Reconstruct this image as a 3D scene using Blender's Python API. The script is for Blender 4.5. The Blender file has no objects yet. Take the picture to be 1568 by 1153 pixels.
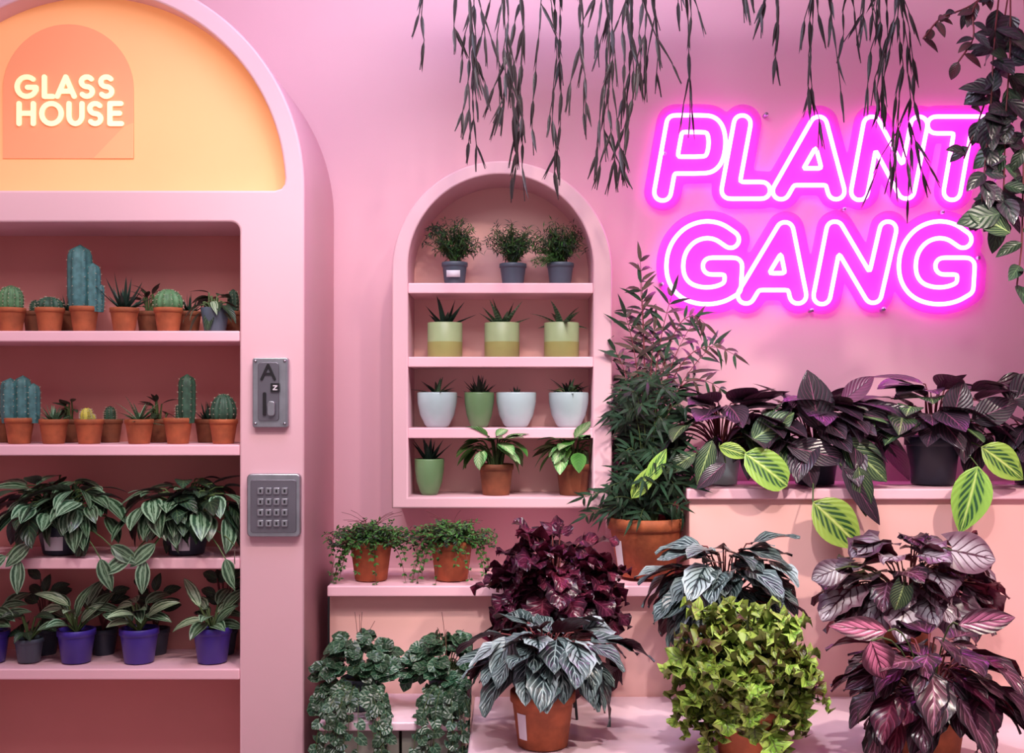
import bpy, math, random
import numpy as np
from mathutils import Vector
R_=random.Random(7)
D=3.5; F=1750.0; HZ=620.0; CH=1.6
def X(px,y): return (px-790.5)/F*(D+y)
def Z(py,y): return CH-(py-HZ)/F*(D+y)
def V(*a): return Vector(a)
def PX(y): return (D+y)/F   # metres per px at depth y
def S(r,g,b):
    def f(c):
        c/=255.0
        return c/12.92 if c<=0.04045 else ((c+0.055)/1.055)**2.4
    return (f(r),f(g),f(b),1.0)
scene=bpy.context.scene
scene.view_settings.view_transform='Standard'

# ---------------------------------------------------------------- materials
class NT:
    def __init__(s,name):
        s.mat=bpy.data.materials.new(name); s.mat.use_nodes=True
        s.t=s.mat.node_tree; s.b=s.t.nodes['Principled BSDF']
    def n(s,k,**kw):
        nd=s.t.nodes.new(k)
        for a,b in kw.items(): setattr(nd,a,b)
        return nd
    def l(s,a,b): s.t.links.new(a,b)
    def put(s,sock,v):
        if hasattr(v,'is_output') : s.l(v,sock)
        else: sock.default_value=v
    def m(s,op,a,b=0.0,c=0.0):
        nd=s.n('ShaderNodeMath',operation=op)
        s.put(nd.inputs[0],a); s.put(nd.inputs[1],b); s.put(nd.inputs[2],c)
        return nd.outputs[0]
    def mr(s,v,a,b,c=0.0,d=1.0):
        nd=s.n('ShaderNodeMapRange'); nd.interpolation_type='SMOOTHSTEP'
        s.put(nd.inputs[0],v)
        for i,x in enumerate((a,b,c,d)): nd.inputs[i+1].default_value=x
        return nd.outputs[0]
    def mix(s,f,a,b,bt='MIX'):
        nd=s.n('ShaderNodeMix',data_type='RGBA',blend_type=bt)
        s.put(nd.inputs[0],f); s.put(nd.inputs[6],a); s.put(nd.inputs[7],b)
        return nd.outputs[2]
def solid(name,col,rough=0.5,metal=0.0,var=0.06,scale=8.0,bump=0.0,bscale=60.0,emit=None,es=0.0,spec=0.5):
    t=NT(name)
    tc=t.n('ShaderNodeTexCoord'); no=t.n('ShaderNodeTexNoise'); no.inputs['Scale'].default_value=scale
    no.inputs['Detail'].default_value=4
    t.l(tc.outputs['Object'],no.inputs['Vector'])
    d=tuple(c*(1-var*2) for c in col[:3])+(1,); u=tuple(min(1,c*(1+var)) for c in col[:3])+(1,)
    t.l(t.mix(t.mr(no.outputs[0],0.3,0.7),d,u),t.b.inputs['Base Color'])
    t.b.inputs['Roughness'].default_value=rough; t.b.inputs['Metallic'].default_value=metal
    t.b.inputs['Specular IOR Level'].default_value=spec
    if bump:
        n2=t.n('ShaderNodeTexNoise'); n2.inputs['Scale'].default_value=bscale; n2.inputs['Detail'].default_value=5
        t.l(tc.outputs['Object'],n2.inputs['Vector'])
        bp=t.n('ShaderNodeBump'); bp.inputs['Strength'].default_value=bump; bp.inputs['Distance'].default_value=0.01
        t.l(n2.outputs[0],bp.inputs['Height']); t.l(bp.outputs[0],t.b.inputs['Normal'])
    if emit:
        t.b.inputs['Emission Color'].default_value=emit; t.b.inputs['Emission Strength'].default_value=es
    return t.mat
def leafm(name,c1,c2,vein=None,back=None,mode='plain',N=7,slope=0.35,e0=0.2,e1=0.9,w=0.22,mid=0.08,rough=0.38,var=0.35,extra=None):
    t=NT(name)
    uv=t.n('ShaderNodeUVMap'); sp=t.n('ShaderNodeSeparateXYZ'); t.l(uv.outputs[0],sp.inputs[0])
    u=sp.outputs[0]; a=t.m('MULTIPLY',t.m('ABSOLUTE',t.m('SUBTRACT',sp.outputs[1],0.5)),2.0)
    tc=t.n('ShaderNodeTexCoord'); no=t.n('ShaderNodeTexNoise'); no.inputs['Scale'].default_value=70
    t.l(tc.outputs['Object'],no.inputs['Vector'])
    aa=t.m('ADD',a,t.m('MULTIPLY',t.m('SUBTRACT',no.outputs[0],0.5),0.35))
    col=t.mix(t.mr(aa,e0,e1),c1,c2)
    fr=t.m('FRACT',t.m('MULTIPLY',t.m('SUBTRACT',u,t.m('MULTIPLY',a,slope)),float(N)))
    tri=t.m('MULTIPLY',t.m('ABSOLUTE',t.m('SUBTRACT',fr,0.5)),2.0)
    if vein:
        if mode=='lateral':
            mk=t.m('MULTIPLY',t.mr(tri,w,w*0.3),t.mr(a,0.98,0.75)); col=t.mix(mk,col,vein)
        elif mode=='blotch':
            mk=t.m('MULTIPLY',t.mr(tri,0.6,0.45),t.m('MULTIPLY',t.mr(a,0.62,0.5),t.mr(a,0.08,0.16)))
            col=t.mix(mk,col,extra)
        elif mode=='stripe':
            st=t.m('FRACT',t.m('MULTIPLY',aa,float(N)))
            mk=t.mr(t.m('ABSOLUTE',t.m('SUBTRACT',st,0.5)),0.28,0.18); col=t.mix(mk,col,vein)
        if mid>0:
            mm=t.mr(a,mid,mid*0.4); col=t.mix(mm,col,vein)
    g=t.n('ShaderNodeNewGeometry')
    if back: col=t.mix(g.outputs['Backfacing'],col,back)
    hs=t.n('ShaderNodeHueSaturation'); t.l(col,hs.inputs['Color'])
    t.l(t.mr(g.outputs['Random Per Island'],0.0,1.0,1-var,1+var),hs.inputs['Value'])
    hh=t.m('ADD',0.485,t.m('MULTIPLY',g.outputs['Random Per Island'],0.03)); t.l(hh,hs.inputs['Hue'])
    t.l(hs.outputs[0],t.b.inputs['Base Color']); t.b.inputs['Roughness'].default_value=rough
    bp=t.n('ShaderNodeBump'); bp.inputs['Strength'].default_value=0.5; bp.inputs['Distance'].default_value=0.002
    t.l(tri,bp.inputs['Height']); t.l(bp.outputs[0],t.b.inputs['Normal'])
    return t.mat

WALL=solid('pink_plaster',S(228,178,190),0.55,var=0.02,scale=1.5,bump=0.03,bscale=40)
FRAME=solid('pink_paint_frame',S(226,182,192),0.5,var=0.02,scale=2,bump=0.02)
CABBACK=solid('salmon_paint',S(214,140,134),0.6,var=0.03,scale=2)
SHELF=solid('pink_shelf_paint',S(244,194,206),0.4,var=0.02,scale=3)
WARMW=solid('peach_paint',S(242,190,184),0.5,var=0.02,scale=2)
FLOOR=solid('floor_concrete',S(190,160,160),0.5,var=0.08,scale=5)
CEIL=solid('ceiling_paint',S(240,214,228),0.7,var=0.02)
PLAT=solid('platform_paint',S(246,214,228),0.12,var=0.03,scale=6)
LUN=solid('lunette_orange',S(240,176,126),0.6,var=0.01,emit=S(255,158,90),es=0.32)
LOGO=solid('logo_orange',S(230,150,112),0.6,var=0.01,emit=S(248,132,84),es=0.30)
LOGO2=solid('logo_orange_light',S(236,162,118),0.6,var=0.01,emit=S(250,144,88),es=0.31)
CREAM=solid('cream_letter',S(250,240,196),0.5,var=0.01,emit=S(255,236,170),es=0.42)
TERRA=solid('terracotta',S(166,88,52),0.75,var=0.14,scale=25,bump=0.15)
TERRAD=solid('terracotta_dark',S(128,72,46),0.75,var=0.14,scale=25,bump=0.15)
SOIL=solid('soil',S(48,34,28),0.95,var=0.3,scale=120,bump=0.8,bscale=150)
GREYP=solid('grey_plastic_pot',S(78,90,104),0.5)
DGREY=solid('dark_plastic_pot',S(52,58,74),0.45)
PURP=solid('purple_pot',S(64,48,150),0.35)
WHITEP=solid('pale_ceramic',S(174,198,200),0.22)
GRNP=solid('green_ceramic',S(104,140,96),0.35)
GRNL=solid('light_green_ceramic',S(162,184,136),0.4)
GRNM=solid('lime_ceramic_base',S(154,156,92),0.45)
LABEL=solid('paper_label',S(225,220,228),0.6)
STEEL=solid('brushed_steel',S(170,172,180),0.3,metal=0.85,var=0.06,scale=30)
STEELD=solid('dark_steel',S(126,124,134),0.35,metal=0.7)
DARK=solid('black_metal',S(25,24,28),0.4)
GLASSP=solid('smoked_panel',S(150,150,140),0.15,var=0.15,scale=4)
NEON=solid('neon_tube_glow',S(255,200,250),0.3,emit=(1.0,0.15,0.88,1),es=14.0)
STEM=solid('green_stem',S(80,100,56),0.6)
STEMR=solid('red_stem',S(110,48,50),0.6)
STEMB=solid('brown_stem',S(50,38,38),0.7)
CACT=solid('cactus_green',S(84,124,84),0.6,var=0.15,scale=60)
CACTB=solid('cactus_blue',S(70,116,118),0.6,var=0.15,scale=60)
CACTY=solid('cactus_yellow',S(190,180,70),0.6,var=0.15,scale=80)
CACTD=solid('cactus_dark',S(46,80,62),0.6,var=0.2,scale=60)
SPINE=solid('cactus_spine',S(215,205,180),0.7)
# clear acrylic with a magenta tint
t=NT('magenta_acrylic'); tr=t.n('ShaderNodeBsdfTransparent'); tr.inputs[0].default_value=(1,.72,1,1)
t.b.inputs['Base Color'].default_value=S(214,100,200); t.b.inputs['Roughness'].default_value=.15
mx=t.n('ShaderNodeMixShader'); mx.inputs[0].default_value=.3; t.l(tr.outputs[0],mx.inputs[1]); t.l(t.b.outputs[0],mx.inputs[2])
t.l(mx.outputs[0],t.t.nodes['Material Output'].inputs[0]); ACR=t.mat

L_burg=leafm('leaf_burgundy',S(78,24,46),S(48,16,34),S(116,50,74),S(98,28,56),'lateral',6,rough=.3)
L_silv=leafm('leaf_silver_begonia',S(136,158,160),S(164,184,186),S(28,42,44),S(84,44,54),'lateral',6,0.5,w=0.42,mid=0.14,rough=.3)
L_silv2=leafm('leaf_dark_begonia',S(44,58,62),S(84,104,104),S(158,182,182),S(70,34,46),'lateral',6,0.5,w=0.3,mid=0.05,rough=.3)
L_pink=leafm('leaf_pink_rex',S(196,110,144),S(74,40,54),S(70,26,44),S(120,40,60),'lateral',5,0.5,e0=0.35,e1=0.8,w=0.25,rough=.3)
L_pink2=leafm('leaf_dark_rex',S(78,44,58),S(44,36,42),S(140,92,116),S(90,30,48),'lateral',5,0.5,w=0.18,rough=.28)
L_lav=leafm('leaf_lavender_rex',S(172,164,174),S(104,76,92),S(72,40,58),S(110,44,64),'lateral',5,0.5,w=0.3,rough=.3)
L_lime=leafm('leaf_lime',S(110,146,46),S(156,182,78),S(76,88,38),S(130,146,74),'lateral',5,w=0.25,rough=0.45)
L_lime2=leafm('leaf_lime_dark',S(78,70,36),S(122,142,56),S(70,48,34),S(112,84,56),'lateral',5)
L_mar=leafm('leaf_prayer_purple',S(44,38,46),S(54,46,56),S(130,74,102),S(104,60,88),'lateral',8,0.5,w=0.10,mid=0.05,rough=.3)
L_mar2=leafm('leaf_prayer_green',S(54,80,54),S(46,66,50),S(156,180,116),S(110,60,92),'lateral',8,0.5,w=0.16,mid=0.1)
L_marb=leafm('leaf_prayer_bright',S(120,158,64),S(146,184,78),S(184,206,114),S(150,160,90),'blotch',7,0.5,mid=0.08,extra=S(36,80,42),var=0.12)
L_pinkm=leafm('leaf_prayer_pink',S(150,80,118),S(126,66,100),S(100,46,80),None,'lateral',8)
L_trad=leafm('leaf_striped_trad',S(46,78,50),S(38,66,46),S(122,154,124),S(84,70,76),'stripe',1.6,mid=0.05,rough=.3)
L_agl=leafm('leaf_silver_green',S(96,128,96),S(54,86,56),S(170,192,160),S(90,96,76),'stripe',2,mid=0.1)
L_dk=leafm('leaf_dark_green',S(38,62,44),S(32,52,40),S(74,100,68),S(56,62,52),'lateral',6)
L_pale=leafm('leaf_pale_green',S(142,182,120),S(84,140,76),S(196,216,170),S(130,156,104),'lateral',6,w=0.15)
L_fern=leafm('leaf_fern',S(60,106,44),S(74,122,54),None,None,var=0.45)
L_fernd=leafm('leaf_fern_dark',S(32,60,40),S(32,54,38),None,None,var=0.45)
L_ivy=leafm('leaf_ivy',S(34,66,46),S(84,120,88),S(104,130,104),None,'lateral',3,e0=0.75,e1=1.1,w=.12,var=0.4,rough=.3)
L_palm=leafm('leaf_palm',S(28,56,36),S(38,68,42),None,S(48,68,50),var=0.5)
L_palmr=leafm('leaf_palm_red',S(84,58,56),S(64,68,52),None,None,var=0.4)
L_aloe=leafm('leaf_aloe',S(70,110,84),S(90,126,92),S(150,176,140),None,'lateral',10,0.0,w=0.3,mid=0)
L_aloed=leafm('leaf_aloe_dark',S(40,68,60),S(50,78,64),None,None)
L_rhip=leafm('leaf_mistletoe',S(46,40,42),S(62,50,54),None,None,var=0.5)
L_vine=leafm('leaf_vine',S(40,52,48),S(52,40,52),S(84,74,82),S(80,44,72),'lateral',5,w=.12,rough=.3)
L_viner=leafm('leaf_vine_reddish',S(92,52,58),S(72,56,56),None,None)

# ---------------------------------------------------------------- mesh builder
class MB:
    def __init__(s): s.v=[];s.f=[];s.uv=[];s.mi=[];s.mats=[]
    def m(s,mat):
        if mat not in s.mats: s.mats.append(mat)
        return s.mats.index(mat)
    def grid(s,rows,mat,closed=False):
        b=len(s.v); nr=len(rows); nc=len(rows[0]); k=s.m(mat)
        for r in rows: s.v.extend([tuple(p) for p in r])
        cc=nc if closed else nc-1
        du=1.0/max(1,nr-1); dv=1.0/cc
        for i in range(nr-1):
            for j in range(cc):
                j2=(j+1)%nc
                s.f.append((b+i*nc+j,b+i*nc+j2,b+(i+1)*nc+j2,b+(i+1)*nc+j)); s.mi.append(k)
                s.uv.extend([(i*du,j*dv),(i*du,(j+1)*dv),((i+1)*du,(j+1)*dv),((i+1)*du,j*dv)])
    def lathe(s,cx,cy,z0,prof,mat,seg=28,rib=0,amp=0.0):
        rows=[]
        for r,z in prof:
            row=[]
            for k in range(seg):
                a=2*math.pi*k/seg; rr=max(r,1e-4)
                if rib: rr*=1+amp*math.cos(rib*a)
                row.append((cx+rr*math.cos(a),cy+rr*math.sin(a),z0+z))
            rows.append(row)
        s.grid(rows,mat,True)
    def tube(s,pts,rad,mat,seg=5):
        pts=[Vector(p) for p in pts]; n=len(pts)
        if not hasattr(rad,'__len__'): rad=[rad]*n
        rows=[]
        for i,p in enumerate(pts):
            t=(pts[min(i+1,n-1)]-pts[max(i-1,0)])
            if t.length<1e-7: t=V(0,0,1)
            t.normalize(); up=V(0,0,1) if abs(t.z)<0.9 else V(1,0,0)
            a=up.cross(t).normalized(); b=t.cross(a)
            rows.append([p+(a*math.cos(q)+b*math.sin(q))*rad[i] for q in [2*math.pi*k/seg for k in range(seg)]])
        s.grid(rows,mat,True)
    def box(s,x0,x1,y0,y1,z0,z1,mat):
        b=len(s.v); k=s.m(mat)
        s.v.extend([(x0,y0,z0),(x1,y0,z0),(x1,y1,z0),(x0,y1,z0),(x0,y0,z1),(x1,y0,z1),(x1,y1,z1),(x0,y1,z1)])
        for q in ((0,3,2,1),(4,5,6,7),(0,1,5,4),(1,2,6,5),(2,3,7,6),(3,0,4,7)):
            s.f.append(tuple(b+i for i in q)); s.mi.append(k); s.uv.extend([(0,0),(1,0),(1,1),(0,1)])
    def clampy(s,ymax=None,zmin=None,yf=None,zmax=None,xmin=None,xmax=None):
        out=[]
        for (x,y,z) in s.v:
            if ymax is not None and y>ymax: y=ymax-0.004*((x*997)%1)
            if zmin is not None and z<zmin and (yf is None or y>yf): z=zmin+0.002*((x*997)%1)
            if zmax is not None and z>zmax: z=zmax
            if xmin is not None and x<xmin: x=xmin
            if xmax is not None and x>xmax: x=xmax
            out.append((x,y,z))
        s.v=out
    def build(s,name,smooth=True,parent=None,bevel=0):
        me=bpy.data.meshes.new(name); me.from_pydata(s.v,[],s.f)
        for m in s.mats: me.materials.append(m)
        me.polygons.foreach_set('material_index',s.mi)
        me.polygons.foreach_set('use_smooth',[smooth]*len(s.f))
        ul=me.uv_layers.new(name='UVMap'); ul.data.foreach_set('uv',[c for p in s.uv for c in p])
        me.update()
        o=bpy.data.objects.new(name,me); scene.collection.objects.link(o)
        if parent: o.parent=parent
        if bevel:
            bm=o.modifiers.new('b','BEVEL'); bm.width=bevel; bm.segments=3; bm.limit_method='ANGLE'
        return o
def empty(name):
    o=bpy.data.objects.new(name,None); scene.collection.objects.link(o); o.empty_display_size=0.05; return o
def boxo(name,x0,x1,y0,y1,z0,z1,mat,bevel=0.004,parent=None):
    m=MB(); m.box(x0,x1,y0,y1,z0,z1,mat); return m.build(name,False,parent,bevel)
def plate(name,loops,y0,y1,mat,bevel=0.0,parent=None):
    cu=bpy.data.curves.new(name,'CURVE'); cu.dimensions='2D'; cu.fill_mode='BOTH'
    cu.extrude=(y1-y0)/2-bevel
    if bevel: cu.bevel_depth=bevel; cu.offset=-bevel; cu.bevel_resolution=2
    for lp in loops:
        sp=cu.splines.new('POLY'); sp.points.add(len(lp)-1); sp.use_cyclic_u=True
        for i,(x,z) in enumerate(lp): sp.points[i].co=(x,z,0,1)
    o=bpy.data.objects.new(name+'_c',cu); scene.collection.objects.link(o)
    o.rotation_euler=(math.pi/2,0,0); o.location=(0,(y0+y1)/2,0)
    bpy.context.view_layer.update()
    dg=bpy.context.evaluated_depsgraph_get()
    me=bpy.data.meshes.new_from_object(o.evaluated_get(dg)); me.transform(o.matrix_world)
    me.name=name; me.materials.clear(); me.materials.append(mat)
    bpy.data.objects.remove(o)
    ob=bpy.data.objects.new(name,me); scene.collection.objects.link(ob)
    if parent: ob.parent=parent
    return ob
def arc(cx,cy,rx,ry,a0,a1,n=16):
    return [(cx+rx*math.cos(math.radians(a0+(a1-a0)*i/n)),cy-ry*math.sin(math.radians(a0+(a1-a0)*i/n))) for i in range(n+1)]
def toW(lp,y): return [(X(a,y),Z(b,y)) for a,b in lp]
def chaikin(p,it=2):
    for _ in range(it):
        o=[p[0]]
        for a,b in zip(p[:-1],p[1:]): o+=[(a[0]*.75+b[0]*.25,a[1]*.75+b[1]*.25),(a[0]*.25+b[0]*.75,a[1]*.25+b[1]*.75)]
        p=o+[p[-1]]
    return p

# distance field contouring
def contours(strokes,r,step):
    segs=[]
    for st in strokes:
        for a,b in zip(st[:-1],st[1:]): segs.append((a,b))
    xs=[p[0] for st in strokes for p in st]; ys=[p[1] for st in strokes for p in st]
    gx=np.arange(min(xs)-r-3*step,max(xs)+r+3*step,step); gy=np.arange(min(ys)-r-3*step,max(ys)+r+3*step,step)
    GX,GY=np.meshgrid(gx,gy); Dm=np.full(GX.shape,1e9)
    for (ax,ay),(bx,by) in segs:
        dx,dy=bx-ax,by-ay; L2=dx*dx+dy*dy+1e-9
        t=np.clip(((GX-ax)*dx+(GY-ay)*dy)/L2,0,1)
        Dm=np.minimum(Dm,np.hypot(GX-ax-t*dx,GY-ay-t*dy))
    Vv=Dm-r; nb={}; pos={}
    def ek(i,j,hor):
        k=(i,j,hor)
        if k not in pos:
            v0=Vv[i,j]; v1=Vv[i,j+1] if hor else Vv[i+1,j]; t=v0/(v0-v1)
            pos[k]=(gx[j]+t*step,gy[i]) if hor else (gx[j],gy[i]+t*step)
        return k
    B=Vv<0
    c=B[:-1,:-1].astype(int)+B[:-1,1:]+B[1:,:-1]+B[1:,1:]
    for i,j in zip(*np.where((c>0)&(c<4))):
        e=[]
        if B[i,j]!=B[i,j+1]: e.append(ek(i,j,True))
        if B[i,j+1]!=B[i+1,j+1]: e.append(ek(i,j+1,False))
        if B[i+1,j]!=B[i+1,j+1]: e.append(ek(i+1,j,True))
        if B[i,j]!=B[i+1,j]: e.append(ek(i,j,False))
        for q in range(0,len(e)-1,2):
            nb.setdefault(e[q],[]).append(e[q+1]); nb.setdefault(e[q+1],[]).append(e[q])
    loops=[]; seen=set()
    for k in nb:
        if k in seen: continue
        lp=[k]; seen.add(k); cur=k
        while True:
            nx=[q for q in nb[cur] if q not in seen]
            if not nx: break
            cur=nx[0]; seen.add(cur); lp.append(cur)
        pts=[pos[q] for q in lp]
        if len(pts)>8:
            for _ in range(2):
                n=len(pts); pts=[((pts[a-1][0]+2*pts[a][0]+pts[(a+1)%n][0])/4,(pts[a-1][1]+2*pts[a][1]+pts[(a+1)%n][1])/4) for a in range(n)]
            loops.append(pts[::2])
    return loops

# ---------------------------------------------------------------- room shell
boxo('wall_back',-2.5,2.5,0,0.1,0,3.4,WALL,0)
boxo('wall_left',-2.6,-2.5,-4.6,0.1,0,3.4,WALL,0)
boxo('wall_right',2.5,2.6,-4.6,0.1,0,3.4,WALL,0)
boxo('floor',-2.6,2.6,-4.6,0.1,-0.1,0,FLOOR,0)
boxo('ceiling',-2.6,2.6,-4.6,0.1,3.4,3.5,CEIL,0)

# ---------------------------------------------------------------- arched cabinet
YF=-0.5
cab=empty('arched_display_cabinet')
zb=lambda z:HZ+(CH-z)/PX(YF)   # py of a world z on the front face
outer=arc(132,290,338,338,0,180,64)+[(-206,zb(0.0)),(470,zb(0.0))]
lun=[(424,294),(434,291),(439,284),(440,274)]+arc(132,290,308,308,4,176,60)+[(-176,274),(-175,284),(-170,291),(-160,294)]
rc=14
op=[(370,zb(0.35)),(370,343+rc)]+[(370-rc+rc*math.cos(a),343+rc-rc*math.sin(a)) for a in [math.pi/2*i/6 for i in range(1,6)]]+[(370-rc,343),(-106+rc,343),(-106,343+rc),(-106,zb(0.35))]
plate('frame',[toW(outer,YF),toW(lun,YF),toW(op,YF)],YF,-0.001,FRAME,0.006,cab)
boxo('cabinet_back',X(-112,YF),X(376,YF),-0.25,-0.235,0.33,Z(338,YF),CABBACK,0,cab)
plate('lunette_panel',[toW(arc(132,290,312,312,0,180,40)+[(-180,298),(444,298)],YF)],-0.43,-0.415,LUN,0,cab)
CS={}
for i,py in enumerate((511,687,862,1033)):
    zt=Z(py,YF+0.005); CS[i]=zt
    boxo('shelf_%d'%(i+1),X(-104,YF),X(370,YF)-0.001,YF+0.003,-0.25,zt-0.029,zt,SHELF,0.004,cab)
# lunette logo sign
sg=empty('glass_house_sign'); ys=-0.43
plate('arch_panel',[toW(arc(106,139,101,101,0,180,30)+[(5,245),(207,245)],ys)],ys-0.003,ys,LOGO,0,sg)
plate('logo_long_shadow',[toW([(207,190),(207,245),(145,245),(192,196)],ys)],ys-0.004,ys-0.003,LOGO2,0,sg)
def Spts(x0,x1,y0,y1):
    cx=(x0+x1)/2; rx=(x1-x0)/2; ry=(y1-y0)/4
    return arc(cx,y0+ry,rx,ry,35,270,12)+arc(cx,y1-ry,rx,ry,90,-145,12)[1:]
r=3.9
tx=[ [arc(43,135,15,15,50,340,22)+[(57,136),(44,136)]],
     [[(70,120),(70,150),(83,150)]],
     [[(90,150),(103,120),(116,150)],[(95,142),(111,142)]],
     [Spts(127,144,120,150)],[Spts(157,174,120,150)],
     [[(31,161),(31,192)],[(53,161),(53,192)],[(31,176),(53,176)]],
     [arc(81,176.5,15,15.5,0,360,28)],
     [[(108,161)]+arc(118,180,10,12,180,360,12)+[(128,161)]],
     [Spts(140,157,161,192)],
     [[(188,161),(171,161),(171,192),(189,192)],[(171,176),(186,176)]] ]
for i,st in enumerate(tx):
    plate('letter_%d'%(i+1),[toW(l,ys) for l in contours(st,r,0.6)],ys-0.008,ys-0.004,CREAM,0,sg)

# ---------------------------------------------------------------- arched niche shelf
YN=-0.22
nic=empty('arched_wall_shelf')
no_=arc(775,418,170,170,0,180,56)+[(605,785),(945,785)]
ni_=arc(773,412,143,143,0,180,56)+[(630,768),(916,768)]
plate('frame',[toW(no_,YN),toW(ni_,YN)],YN,-0.001,FRAME,0.005,nic)
plate('back_panel',[toW(arc(773,412,148,148,0,180,40)+[(625,772),(921,772)],YN)],-0.012,-0.001,WARMW,0,nic)
NS={}
for i,py in enumerate((437,551,661)):
    zt=Z(py,YN+0.002); NS[i]=zt
    boxo('shelf_%d'%(i+1),X(630,YN),X(916,YN),YN+0.002,-0.012,zt-0.030,zt,SHELF,0.003,nic)
NS[3]=Z(768,YN)

# ---------------------------------------------------------------- tiers and platform
ZM=Z(905,-0.35)
m=MB(); m.box(X(505,-0.35),X(1062,-0.30),-0.35,-0.001,ZM-0.03,ZM,SHELF)
ledge=m.build('display_ledge',False,None,0.004)
ZP=Z(1075,-0.30)
boxo('trim_1',X(509,-0.3),X(1062,-0.30),-0.30,-0.001,0.0,ZM-0.03,WARMW,0.002)
ZR=Z(755,-0.32)
rb=empty('tall_display_ledge')
boxo('riser',X(1064,-0.30),2.2,-0.30,-0.001,0.0,ZR-0.03,WARMW,0.003,rb)
boxo('top',X(1060,-0.32),2.22,-0.32,-0.001,ZR-0.03,ZR,SHELF,0.004,rb)
xpl=X(722,-0.8)
boxo('display_platform',xpl,2.2,-1.15,-0.302,0.0,ZP,PLAT,0.006)
bn=empty('low_bench'); zbn=Z(1116,-0.62)
boxo('top',X(492,-0.62),X(716,-0.62),-0.62,-0.33,zbn-0.022,zbn,PLAT,0.004,bn)
boxo('panel_1',X(496,-0.6),X(616,-0.6),-0.60,-0.34,0.0,zbn-0.022,GLASSP,0.003,bn)
boxo('panel_2',X(620,-0.6),X(712,-0.6),-0.60,-0.34,0.0,zbn-0.022,GLASSP,0.003,bn)
boxo('post',X(506,-0.345),X(509,-0.345),-0.348,-0.342,0.0,ZM-0.031,DARK,0.001,bn)
def stand(px,y,h,rad=0.075):
    m=MB(); x=X(px,y); z0=ZP
    m.lathe(x,y,z0+h-0.012,[(0,0),(rad,0),(rad,0.012),(0,0.012)],DARK,24)
    for k in range(4):
        a=math.pi/4+k*math.pi/2
        m.tube([(x+rad*1.1*math.cos(a),y+rad*1.1*math.sin(a),z0),(x+rad*0.9*math.cos(a),y+rad*0.9*math.sin(a),z0+h-0.006)],0.004,DARK,6)
    m.build('plant_stand'); return z0+h
# ---------------------------------------------------------------- neon sign
yn=-0.035
neon=empty('plant_gang_neon_sign')
G=[(1128,370),(1108,356),(1084,354),(1060,365),(1043,390),(1041,425),(1056,449),(1084,458),(1112,455),(1131,444),(1133,411),(1098,411)]
Gs=chaikin(G[:10],3)+G[10:]
LT=[ [[(1023,297),(1042,191)],[(1042,191),(1080,191)]+chaikin([(1080,191),(1102,192),(1109,220),(1101,254),(1074,255)],3)+[(1031,255)]],
 [[(1146,191),(1127,294),(1176,294)]],
 [[(1206,295),(1264,193),(1291,295)],[(1226,273),(1284,273)]],
 [[(1327,296),(1346,193),(1399,294),(1419,193)]],
 [[(1445,193),(1530,193)],[(1488,193),(1470,296)]],
 [Gs],
 [[(1152,456),(1212,356),(1232,456)],[(1174,435),(1226,435)]],
 [[(1269,457),(1289,355),(1348,455),(1371,355)]],
 [[(x+359,y) for x,y in Gs]] ]
for i,st in enumerate(LT):
    m=MB()
    for lp in contours(st,13,2.0):
        pts=[V(X(a,yn),yn,Z(b,yn)) for a,b in lp]; n=len(pts); rows=[]
        for k in range(n):
            t=(pts[(k+1)%n]-pts[k-1]).normalized(); a=V(0,1,0); b=t.cross(a)
            rows.append([pts[k]+(a*math.cos(q)+b*math.sin(q))*0.0064 for q in [math.pi*2*w/8 for w in range(8)]])
        rows.append(rows[0]); m.grid(rows,NEON,True)
    m.build('tube_letter_%d'%(i+1),True,neon)
allst=[s for st in LT for s in st]
bl=contours(allst,29,3.0)
bl=[l for l in bl if len(l)>60]
plate('acrylic_backing',[toW(l,-0.015) for l in bl],-0.024,-0.018,ACR,0,neon)
m=MB()
for a,b in ((1024,240),(1180,180),(1300,325),(1450,330),(1020,440),(1250,480),(1505,400),(1360,478)):
    x=X(a,0);z=Z(b,0)
    rows=[[(x+r_*math.cos(q),yy,z+r_*math.sin(q)) for q in [2*math.pi*k/12 for k in range(12)]] for r_,yy in ((0.006,0),(0.006,-0.03),(0.001,-0.031))]
    m.grid(rows,STEEL,True)
m.build('standoffs',True,neon)

# ---------------------------------------------------------------- wall plates
ic=empty('metal_intercom_panel'); y=-0.5
def rr(x0,x1,y0,y1,r,n=5):
    o=[]
    for cx,cy,a in ((x1-r,y0+r,0),(x0+r,y0+r,90),(x0+r,y1-r,180),(x1-r,y1-r,270)): o+=arc(cx,cy,r,r,a,a+90,n)
    return o
plate('body',[toW(rr(392,447,553,660,4),y)],y-0.018,y,STEEL,0.002,ic)
plate('raised_panel',[toW(rr(401,433,560,650,5),y)],y-0.023,y-0.018,STEELD,0.001,ic)
plate('arrow_mark',[toW(l,y) for l in contours([[(407,586),(417,564),(427,586)],[(412,578),(422,578)]],2.0,0.6)],y-0.026,y-0.023,DARK,0,ic)
plate('display',[toW(rr(421,434,592,606,1),y)],y-0.027,y-0.023,DARK,0,ic)
plate('display_mark',[toW(l,y) for l in contours([[(425,596),(431,596),(425,602),(431,602)]],0.8,0.4)],y-0.028,y-0.027,LABEL,0,ic)
plate('coin_slot',[toW(rr(409,414,606,642,2),y)],y-0.027,y-0.023,DARK,0,ic)
plate('lever',[toW(rr(417,428,620,642,4),y)],y-0.034,y-0.023,STEEL,0.001,ic)
plate('side_strip',[toW(rr(436,444,558,655,2),y)],y-0.021,y-0.018,STEEL,0,ic)
m=MB()
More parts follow.
